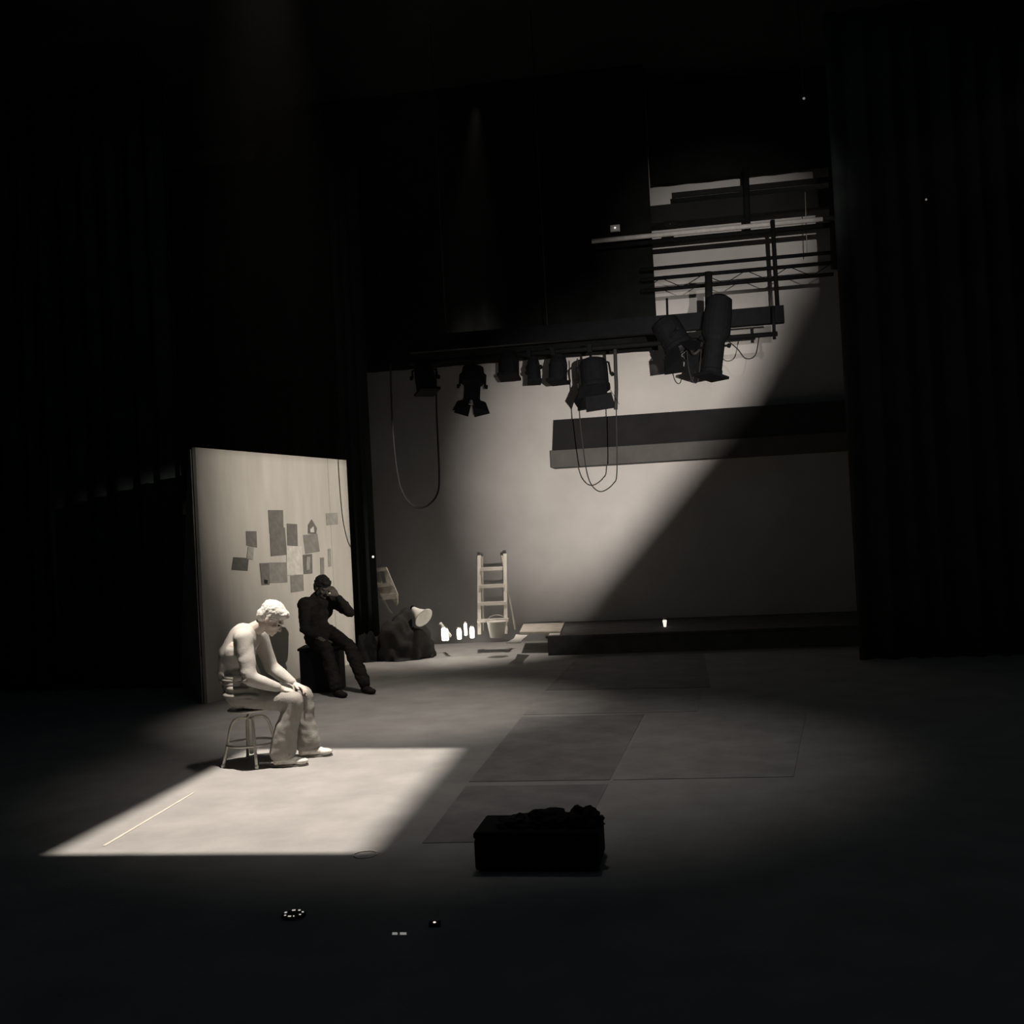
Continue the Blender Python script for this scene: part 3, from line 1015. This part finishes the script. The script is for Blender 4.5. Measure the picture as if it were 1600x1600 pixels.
lamp(834, 578, (0.05, 0.95, 0.2), 0.34, 0.080, 'slim black can lamp between two wider cans on the bar', 'par', flaps=False)
lamp(872, 576, (-0.05, 0.95, 0.2), 0.36, 0.110, 'black can lamp just left of the square hooded lamp', 'par', flaps=False)


def cable(pxs, v, r, label, m='cable', name='hanging_cable', hung2=True):
    n_ = len(pxs) - 1
    pts = [on_v(x, y, LV + 0.03 if (i == 0 or (i == n_ and hung2)) else v) for i, (x, y) in enumerate(pxs)]
    # Catmull-Rom through the points
    out = []
    P_ = [pts[0]] + pts + [pts[-1]]
    for i in range(1, len(P_) - 2):
        p0, p1, p2, p3 = P_[i - 1:i + 3]
        for k in range(8):
            t = k / 8
            out.append(0.5 * ((2 * p1) + (p2 - p0) * t + (2 * p0 - 5 * p1 + 4 * p2 - p3) * t * t + (3 * p1 - p0 - 3 * p2 + p3) * t ** 3))
    out.append(pts[-1])
    mb = MB(); mb.tube(out, r, 8)
    return tag(mb.build(name, M[m], smooth=True, origin=out[0]), label, 'cable')


cable([(681, 560), (682, 640), (686, 740), (683, 772), (668, 790), (652, 793), (637, 783), (624, 755), (616, 700), (612, 640), (610, 568)], 13.35, 0.011,
      'long black cable loop sagging left of the lamps down the dim wall')
cable([(963, 545), (963, 640), (964, 735), (958, 756), (940, 768), (926, 760), (917, 738), (910, 690), (905, 640), (902, 560)], 13.38, 0.007,
      'thin cable loop hanging in front of the wall ledge')
cable([(961, 545), (962, 580), (963, 606), (962, 640)], 13.2, 0.022, 'short thick black cable end beside the square hooded lamp')
cable([(1072, 535), (1076, 575), (1082, 595), (1090, 596), (1094, 570), (1096, 533)], 13.1, 0.006, 'small loose cable loop between the two right hand lamps')
cable([(1075, 532), (1083, 552), (1093, 546), (1098, 532)], 13.05, 0.018, 'short thick cable joining the two right hand lamps')
cable([(1135, 531), (1152, 545), (1165, 560), (1180, 555), (1186, 527)], 13.15, 0.007, 'small slack cable right of the long profile lamp')


def lit_box(px, py, v, w_, h_, label, name='indicator_box', m='led', rad=0.012, shell='black_metal', stem=False):
    c = on_v(px, py, v)
    t = thing(name, label, 'indicator light', c, YAW)
    mb = MB(); mb.box((0, 0.03, 0), (w_, 0.06, h_)); mb.build('housing', M[shell], t, bevel=0.006)
    mb = MB(); mb.lathe([(rad * 0.6, 0), (rad, 0.004), (rad * 0.5, 0.012)], (0, -0.001, 0), Matrix.Rotation(PI / 2, 3, 'X'), 12)
    mb.build('lamp_lens', M[m], t, smooth=True)
    if stem:
        mb = MB(); mb.tube([(0, 0.03, h_ / 2 - 0.001), (0, 0.03, 8.0 - c.z)], 0.006, 8); mb.build('stem', M['cable'], t, smooth=True)
    return t


lit_box(961, 356, 15.1, 0.13, 0.085, 'small grey fitting with a bright spot above the left end of the pale pipe', shell='pipe_light')
lit_box(1047, 350, 15.1, 0.17, 0.09, 'dim grey fitting perched on the pale pipe', m='lens', shell='pipe_dark', name='junction_box')
lit_box(1256, 154, 14.0, 0.06, 0.06, 'tiny white light alone in the dark near the ceiling', m='led_dim', rad=0.016, stem=True)
lit_box(1447, 312, 13.0, 0.05, 0.05, 'tiny dim light on the dark right hand drape', m='led_dim', rad=0.012)
lit_box(583, 870, 14.80, 0.05, 0.05, 'small white light at the edge of the narrow drape', m='led', rad=0.016)

# ------------------------------------------------------------------ at the foot of the rear wall
# A-frame step ladder on the riser
LB = 15.35
lz0 = RZ
ladder = thing('step_ladder', 'pale metal step ladder standing open against the rear wall', 'ladder', on_v(772, 985, LB))
ladder.location.z = RZ
lt = [on_v(752, 868, LB + 0.10), on_v(783, 866, LB + 0.10)]
lbm = [on_v(746, 990, LB - 0.16), on_v(797, 990, LB - 0.16)]
for p in lbm:
    p.z = RZ
for a, b in zip(lt, lbm):
    mb = MB()
    d = (a - b)
    mb.box((a + b) / 2, (0.05, 0.03, d.length), frame(EX, d))
    local_build(mb, 'rail', M['ladder'], ladder)
for py in (889, 916, 943, 969):
    t = (py - 867) / 123.0
    A, B = lt[0].lerp(lbm[0], t), lt[1].lerp(lbm[1], t)
    mb = MB()
    mb.box((A + B) / 2, ((B - A).length + 0.01, 0.085, 0.045), RS)
    local_build(mb, 'step', M['ladder'], ladder)
for a, b in zip(lt, lbm):
    mb = MB()
    mb.tube([a + EY * 0.05 - V((0, 0, 0.02)), V((b.x, b.y, RZ + 0.014)) + EY * 0.42], 0.014, 8)
    local_build(mb, 'back_leg', M['ladder'], ladder)

# bucket with a board across it
bk = on_z(777, 996, RZ)
bucket = thing('bucket', 'white plastic bucket standing under the right foot of the ladder', 'bucket', bk)
mb = MB()
mb.lathe([(0.085, 0.0), (0.095, 0.004), (0.125, 0.20), (0.132, 0.205), (0.132, 0.215), (0.120, 0.215), (0.116, 0.19), (0.09, 0.02), (0.02, 0.015)], seg=28)
mb.build('pail', M['white'], bucket, smooth=True)
mb = MB()
mb.tube([(0.13 * math.cos(a), 0.02, 0.20 + 0.10 * math.sin(a)) for a in [PI * i / 12 for i in range(13)]], 0.004, 6)
mb.build('wire_handle', M['wire'], bucket, smooth=True)


def jar(px, py, r, h, label, tilt=0.0, z=None):
    b = on_z(px, py, RZ if z is None else z)
    t = thing('lit_jar', label, 'jar lamp', b, 0, 'glowing jars at the foot of the wall')
    mb = MB()
    mb.lathe([(r * 0.7, 0.002), (r, 0.012), (r, h * 0.78), (r * 0.7, h * 0.88), (r * 0.68, h * 0.9)], seg=20)
    mb.build('glass', M['glow'], t, smooth=True)
    mb = MB()
    mb.lathe([(r * 0.74, h * 0.9), (r * 0.76, h * 0.91), (r * 0.76, h), (r * 0.6, h)], seg=20)
    mb.build('lid', M['white'], t, smooth=True)
    return t


jar(694, 1001, 0.030, 0.19, 'tall slim glowing jar at the left end of the row')
jar(699, 1001, 0.018, 0.17, 'very thin glowing jar touching the leftmost tall jar')
jar(718, 999, 0.030, 0.16, 'stout glowing jar left of the small stoppered one')
jar(728, 993, 0.020, 0.19, 'small glowing jar with a raised round lid in the middle of the row')
jar(738, 997, 0.030, 0.165, 'stout glowing jar at the right end of the row by the ladder')
# angled white tube leaning at the left jar
a = on_z(688, 1001, RZ) + V((0, 0, 0.40)); b = on_z(697, 999, RZ)+ V((0, 0.09, 0.0))
mb = MB(); mb.tube([on_v(688, 974, 15.35), on_v(696, 984, 15.42), on_z(703, 996, RZ) + V((0, 0, 0.025))], 0.026, 12)
tag(mb.build('cardboard_tube', M['paper'], smooth=True, origin=on_z(703, 996, RZ)), 'white tube propped at a slant above the leftmost glowing jar', 'tube')


def sheet(pxs, z, th, m, label, name, cat):
    pts = [on_z(x, y, z) for x, y in pxs]
    o = sum(pts, V()) / len(pts)
    mb = MB(); mb.prism(pts, (0, 0, th))
    return tag(mb.build(name, m, origin=V((o.x, o.y, z))), label, cat)


sheet([(812, 991), (876, 990), (882, 976), (818, 978)], RZ + 0.001, 0.03, M['wood_pale'], 'pale board lying flat on the riser right of the ladder', 'wooden_board', 'board')
sheet([(791, 1005), (813, 1005), (817, 999), (825, 993), (806, 992), (803, 998)], RZ + 0.001, 0.006, M['paper'], 'bright torn white sheet lying on the riser edge right of the ladder foot', 'paper_sheet', 'paper')
sheet([(857, 993.6), (875, 993), (876, 990.4), (859, 990.9)], RZ + 0.001, 0.012, M['paper'], 'small bright white strip at the right end of the pale board', 'paper_strip', 'paper')
# small bottle on the riser at the right, its glass given a glow
bt = on_z(1039, 979.5, RZ)
bottle = thing('small_bottle', 'tiny bright bottle standing alone on the riser far right', 'bottle', bt)
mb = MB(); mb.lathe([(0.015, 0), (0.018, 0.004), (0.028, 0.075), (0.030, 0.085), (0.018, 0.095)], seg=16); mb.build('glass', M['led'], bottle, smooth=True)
mb = MB(); mb.lathe([(0.019, 0.0955), (0.02, 0.098), (0.02, 0.118), (0.012, 0.12)], seg=16); mb.build('cap', M['white'], bottle, smooth=True)


# ------------------------------------------------------------------ heap and props left of the ladder
def heap(name, c, rad, m, label, cat, seed, amp=0.35, rz=0.0):
    mb = MB()
    bmesh.ops.create_icosphere(mb.bm, subdivisions=5, radius=1)
    R = Matrix.Rotation(rz, 3, 'Z')
    for vtx in mb.bm.verts:
        p = vtx.co.copy()
        k = 1 + amp * (noise.noise(p * 1.7 + V((seed, 0, 0))) + 0.5 * noise.noise(p * 4 + V((0, seed, 0))))
        q = V((p.x * rad[0] * k, p.y * rad[1] * k, max(0.0, p.z * rad[2] * k)))
        vtx.co = R @ q
    return tag(mb.build(name, m, smooth=True, origin=None), label, cat), c


h1 = on_z(628, 1030)
o, _ = heap('cloth_heap', h1, (0.44, 0.36, 0.58), M['heap'], 'dark heap of cloth on the floor between the flat and the glowing jars', 'cloth', 3.1, 0.3)
o.location = V((h1.x, h1.y + 0.12, 0))
h2 = on_z(577, 1030)
o, _ = heap('cloth_heap', h2, (0.17, 0.16, 0.40), M['drape_grey'], 'smaller dark bundle tucked behind the right edge of the flat', 'cloth', 9.4, 0.25)
o.location = V((h2.x + 0.02, h2.y - 0.25, 0))
HY = h1.y + 0.12
# pale two-opening frame tilted on the heap
fv = toS(V((h1.x, HY, 0))).y + 0.1


def slab_px(mb, pxs, v, th, dv=0.0):
    pts = [on_v(x, y, v) for x, y in pxs]
    mb.prism(pts, EY * th)


ft = thing('tilted_chair', 'pale wooden chair back with two openings tilted over the dark heap', 'chair back', on_v(600, 915, fv))
def z1(x, y):
    return (560 + x * 140 / 1244, 850 + y * 180 / 1600)
mb = MB(); slab_px(mb, [z1(145, 350), z1(200, 345), z1(300, 660), z1(420, 900), z1(470, 960), z1(430, 930), z1(215, 640)], fv, 0.035); local_build(mb, 'side_rail', M['wood_pale'], ft)
mb = MB(); slab_px(mb, [z1(335, 330), z1(385, 325), z1(545, 700), z1(545, 830), z1(520, 860), z1(480, 780), z1(440, 700)], fv, 0.035); local_build(mb, 'side_rail', M['wood_pale'], ft)
mb = MB(); slab_px(mb, [z1(145, 352), z1(385, 322), z1(400, 365), z1(165, 400)], fv - 0.01, 0.03); local_build(mb, 'cross_rail', M['wood_pale'], ft)
mb = MB(); slab_px(mb, [z1(215, 560), z1(450, 535), z1(470, 580), z1(240, 610)], fv - 0.01, 0.03); local_build(mb, 'cross_rail', M['wood_pale'], ft)
mb = MB(); slab_px(mb, [z1(290, 700), z1(520, 690), z1(545, 760), z1(345, 775)], fv - 0.01, 0.03); local_build(mb, 'cross_rail', M['wood_pale'], ft)
mb = MB(); slab_px(mb, [z1(190, 400), z1(290, 390), z1(330, 545), z1(235, 560)], fv + 0.005, 0.015); local_build(mb, 'back_panel', M['wood_pale'], ft)
mb = MB(); slab_px(mb, [z1(245, 600), z1(420, 580), z1(500, 700), z1(330, 715)], fv + 0.005, 0.015); local_build(mb, 'back_panel', M['wood_pale'], ft)
# white cone
cc = on_v(655, 959, fv - 0.25)
cone = thing('paper_cone', 'white flared cone lying on the right slope of the dark heap', 'cone', cc)
axc = (EX * 0.75 + V((0, 0, -0.55)) - EY * 0.45).normalized()
Rc = axc.to_track_quat('Z', 'Y').to_matrix()
mb = MB(); mb.lathe([(0.022, -0.14), (0.03, -0.13), (0.055, -0.04), (0.10, 0.05), (0.145, 0.10), (0.138, 0.105), (0.09, 0.055), (0.02, -0.02)], R=Rc, seg=28)
mb.build('shade', M['paper'], cone, smooth=True)
mb = MB(); mb.lathe([(0.018, -0.17), (0.03, -0.165), (0.03, -0.141), (0.02, -0.1405)], R=Rc, seg=16)
mb.build('neck_ring', M['black_metal'], cone, smooth=True)
# low pale tray in front of the flat's right end
hp = on_z(586, 1012)
mb = MB(); mb.lathe([(0.10, 0.0), (0.16, 0.012), (0.19, 0.10), (0.175, 0.10), (0.15, 0.025), (0.02, 0.02)], seg=26)
o = tag(mb.build('shallow_bowl', grey('dusty_grey_bowl', 0.20), smooth=True), 'dusty grey basin standing in the gloom right of the dark figure', 'basin')
o.location = hp

# ------------------------------------------------------------------ nearer the audience
kc = on_z(848, 1366)
case = thing('equipment_case', 'low black equipment case with lumpy cloth on top in the dark foreground', 'case', V((kc.x, kc.y + 0.2, 0)), YAW)
mb = MB(); mb.box((0, 0, 0.085), (0.62, 0.34, 0.15)); mb.build('case_body', M['case'], case, bevel=0.012)
mb = MB(); mb.box((0, 0, 0.18), (0.625, 0.345, 0.035)); mb.build('case_lid', M['case'], case, bevel=0.012)
for sx in (-1, 1):
    for sy in (-1, 1):
        mb = MB(); mb.lathe([(0.015, 0), (0.018, 0.001), (0.018, 0.010), (0.012, 0.0105)], (sx * 0.27, sy * 0.13, 0), seg=12); mb.build('case_foot', M['sole'], case)
for sx in (-0.2, 0.2):
    mb = MB(); mb.box((sx, -0.176, 0.155), (0.05, 0.008, 0.05)); mb.build('latch', M['case'], case, bevel=0.003)
for (x, rx, rz_, lab) in ((0.06, 0.15, 0.055, 'black bundle of cloth in the middle of the case lid'), (0.22, 0.085, 0.075, 'black rounded cloth lump at the right end of the case lid'), (-0.12, 0.09, 0.035, 'flat black cloth fold at the left of the case lid')):
    o, _ = heap('cloth_bundle', None, (rx, 0.11, rz_), M['case'], lab, 'cloth', x * 20 + 3, 0.5)
    p = V((kc.x, kc.y + 0.2, 0)) + RS @ V((x, 0, 0))
    o.location = V((p.x, p.y, 0.198))
# wire hoop at the corner of the pool of light
hc_ = on_z(571, 1336)
mb = MB()
mb.tube([V((0.063 * math.cos(2 * PI * i / 40), 0.063 * math.sin(2 * PI * i / 40), 0.004)) for i in range(40)], 0.0035, 8, closed=True)
o = tag(mb.build('wire_hoop', M['wire'], smooth=True), 'thin bright wire hoop on the floor at the near corner of the light pool', 'hoop')
o.location = hc_
# white tape spots on a black puck, their glow added by emission
pc = on_z(459, 1432)
puck = thing('marker_puck', 'flat black disc with a ring of white tape spots given a glow in the dark foreground', 'marker', pc)
mb = MB(); mb.lathe([(0.050, 0.0), (0.054, 0.002), (0.054, 0.012), (0.048, 0.014), (0.01, 0.014)], seg=32); mb.build('disc', M['case'], puck)
for a, l in ((15, .010), (62, .010), (100, .016), (160, .013), (215, .006), (255, .014), (282, .006), (325, .007)):
    aa = math.radians(a)
    mb = MB(); mb.box((0.041 * math.cos(aa), 0.041 * math.sin(aa), 0.0155), (0.009, l, 0.003), Matrix.Rotation(aa, 3, 'Z'))
    mb.build('emissive_spot', M['emissive_tape'], puck, bevel=0.001)
for x0, x1, nm in ((613, 621, 'shorter left'), (625, 635, 'longer right')):
    sheet([(x0, 1460.5), (x1, 1460.5), (x1, 1457.5), (x0, 1457.5)], 0.0005, 0.002, mat('strip_tape', (0.7, 0.7, 0.66), 0.8, var=0.05, emit=(1, 0.95, 0.88), estr=0.22),  # glow put into plain white tape
          '%s one of two white tape dashes given a dim glow on the dark floor' % nm, 'emissive_tape', 'tape')
lc = on_z(679, 1449)
t = thing('floor_indicator', 'tiny black floor box with one white light in the dark foreground', 'indicator light', lc)
mb = MB(); mb.box((0, 0.02, 0.008), (0.05, 0.04, 0.016)); mb.build('housing', M['case'], t, bevel=0.003)
mb = MB(); mb.lathe([(0.004, 0), (0.0065, 0.001), (0.0065, 0.003), (0.003, 0.005)], (0, 0.01, 0.0162), seg=12); mb.build('lamp_lens', M['led'], t, smooth=True)


# ------------------------------------------------------------------ unseen lamp bodies, with blades added to shape the beams
def blade(mb, L, A, B, inside, h_dir, h, reach=1.5, width=1.6):
    """opaque blade at distance h from the lamp whose edge throws the line A-B; covers the side away from inside"""
    e = (B - A).normalized()
    mid = (A + B) / 2
    out = mid - inside
    out = (out - e * out.dot(e)).normalized()
    A2, B2 = A - e * reach, B + e * reach
    pts = []
    for p in (A2, B2, B2 + out * width, A2 + out * width):
        d = p - L
        pts.append(L + d * (h / d.dot(h_dir)))
    mb.prism(pts, h_dir * 0.0015)


pl = thing('profile_lamp', 'black profile lamp hung straight above the man on the stool', 'stage lamp', L1)
ax = V((0, 0, -1))
names = [(0, 1, 0.50), (1, 2, 0.20), (2, 3, 0.42), (3, 0, 0.30)]
for i, j, h in names:
    mb = MB()
    blade(mb, L1, POOL[i], POOL[j], POOL_C, ax, h, reach=3.0, width=2.2)
    local_build(mb, 'shutter_blade', M['black_metal'], pl)
mb = MB()
mb.lathe([(0.10, 0.03), (0.13, 0.04), (0.13, 0.30), (0.08, 0.36)], seg=24)
mb.build('lamp_house', M['black_metal'], pl, smooth=False)
mb = MB()
mb.tube([(0.0, 0, 0.30), (0, 0, 8.0 - L1.z)], 0.02, 10)
mb.build('hanging_stem', M['black_metal'], pl)

ql = thing('follow_spot', 'unseen black follow spot behind the viewer, with an added upper lamp', 'stage lamp', V((L2.x, L2.y, 0)))
ax2 = (WALL_AIM - L2).normalized()
E = [on_v(1322, 330, WV), on_v(1150, 640, WV), on_v(930, 912, WV), on_v(845, 965, WV), on_v(560, 935, WV)]
ins = on_v(800, 640, WV)
for a, b, h in ((0, 1, 0.95), (1, 2, 1.05), (2, 3, 0.62), (3, 4, 0.40)):  # blades shaped to cut the diagonal edge and darken the wall's foot
    mb = MB()
    blade(mb, L2, E[a], E[b], ins, ax2, h, reach=6, width=6)
    local_build(mb, 'shutter_blade', M['black_metal'], ql)
ax2b = (GRID_AIM - L2B).normalized()
for a, b, h in ((0, 1, 0.95), (1, 2, 1.05)):  # blades trimming the added upper light
    mb = MB()
    blade(mb, L2B, E[a], E[b], ins, ax2b, h, reach=4, width=4)
    local_build(mb, 'shutter_blade', M['black_metal'], ql)
mb = MB()
Rq = (-ax2b).to_track_quat('Z', 'Y').to_matrix()
mb.lathe([(0.12, 0.12), (0.14, 0.13), (0.14, 0.6), (0.1, 0.66)], L2B, Rq, 24)
local_build(mb, 'added_lamp_house', M['black_metal'], ql)  # body for the added upper light
mb = MB()
mb.tube([L2B - ax2b * 0.4 - V((0, 0, 0.13)), L2 - ax2 * 0.4 + V((0, 0, 0.1))], 0.025, 10)
local_build(mb, 'added_post', M['black_metal'], ql)
mb = MB()
Rq = (-ax2).to_track_quat('Z', 'Y').to_matrix()
mb.lathe([(0.14, 0.12), (0.16, 0.13), (0.16, 0.7), (0.1, 0.76)], L2, Rq, 24)
local_build(mb, 'lamp_house', M['black_metal'], ql)
mb = MB()
c0 = L2 - ax2 * 0.4
mb.tube([c0 - V((0, 0, 0.15)), V((c0.x, c0.y, 0.25))], 0.025, 10)
local_build(mb, 'stand_post', M['black_metal'], ql)
for k in range(3):
    a = 2 * PI * k / 3
    mb = MB(); mb.tube([V((c0.x, c0.y, 0.28)), V((c0.x + 0.4 * math.cos(a), c0.y + 0.4 * math.sin(a), 0.016))], 0.016, 8)
    local_build(mb, 'leg', M['black_metal'], ql)

fl = thing('side_lamp', 'black lamp on a stand in the right wing throwing light on the flat', 'stage lamp', V((L3.x, L3.y, 0)))
ax3 = (at(520, 750, 14.3) - L3).normalized()
fe0, fe1 = FB + fdir * 0.05, FB + fdir * 0.05 + V((0, 0, fl_h))
ft0, ft1 = FA + V((0, 0, fl_h + 0.04)), FB + V((0, 0, fl_h + 0.04))
fmid = (FA + FB) / 2 + V((0, 0, fl_h / 2))
fl0 = FA - fdir * 0.04
for a, b, h in ((fe0, fe1, 0.55), (ft0, ft1, 0.60), (fl0, fl0 + V((0, 0, fl_h)), 0.65)):  # unseen blades added to keep this light off wall and drapes
    mb = MB()
    blade(mb, L3, a, b, fmid, ax3, h, reach=4, width=4)
    local_build(mb, 'shutter_blade', M['black_metal'], fl)
mb = MB()
mb.lathe([(0.12, 0.08), (0.14, 0.09), (0.14, 0.5), (0.09, 0.56)], L3, (-ax3).to_track_quat('Z', 'Y').to_matrix(), 24)
local_build(mb, 'lamp_house', M['black_metal'], fl)
mb = MB()
c0 = L3 - ax3 * 0.3
mb.tube([c0 - V((0, 0, 0.13)), V((c0.x, c0.y, 0.0))], 0.03, 10)
mb.lathe([(0.3, 0.0), (0.32, 0.005), (0.32, 0.03), (0.04, 0.05)], (c0.x, c0.y, 0), seg=24)
local_build(mb, 'stand', M['black_metal'], fl)
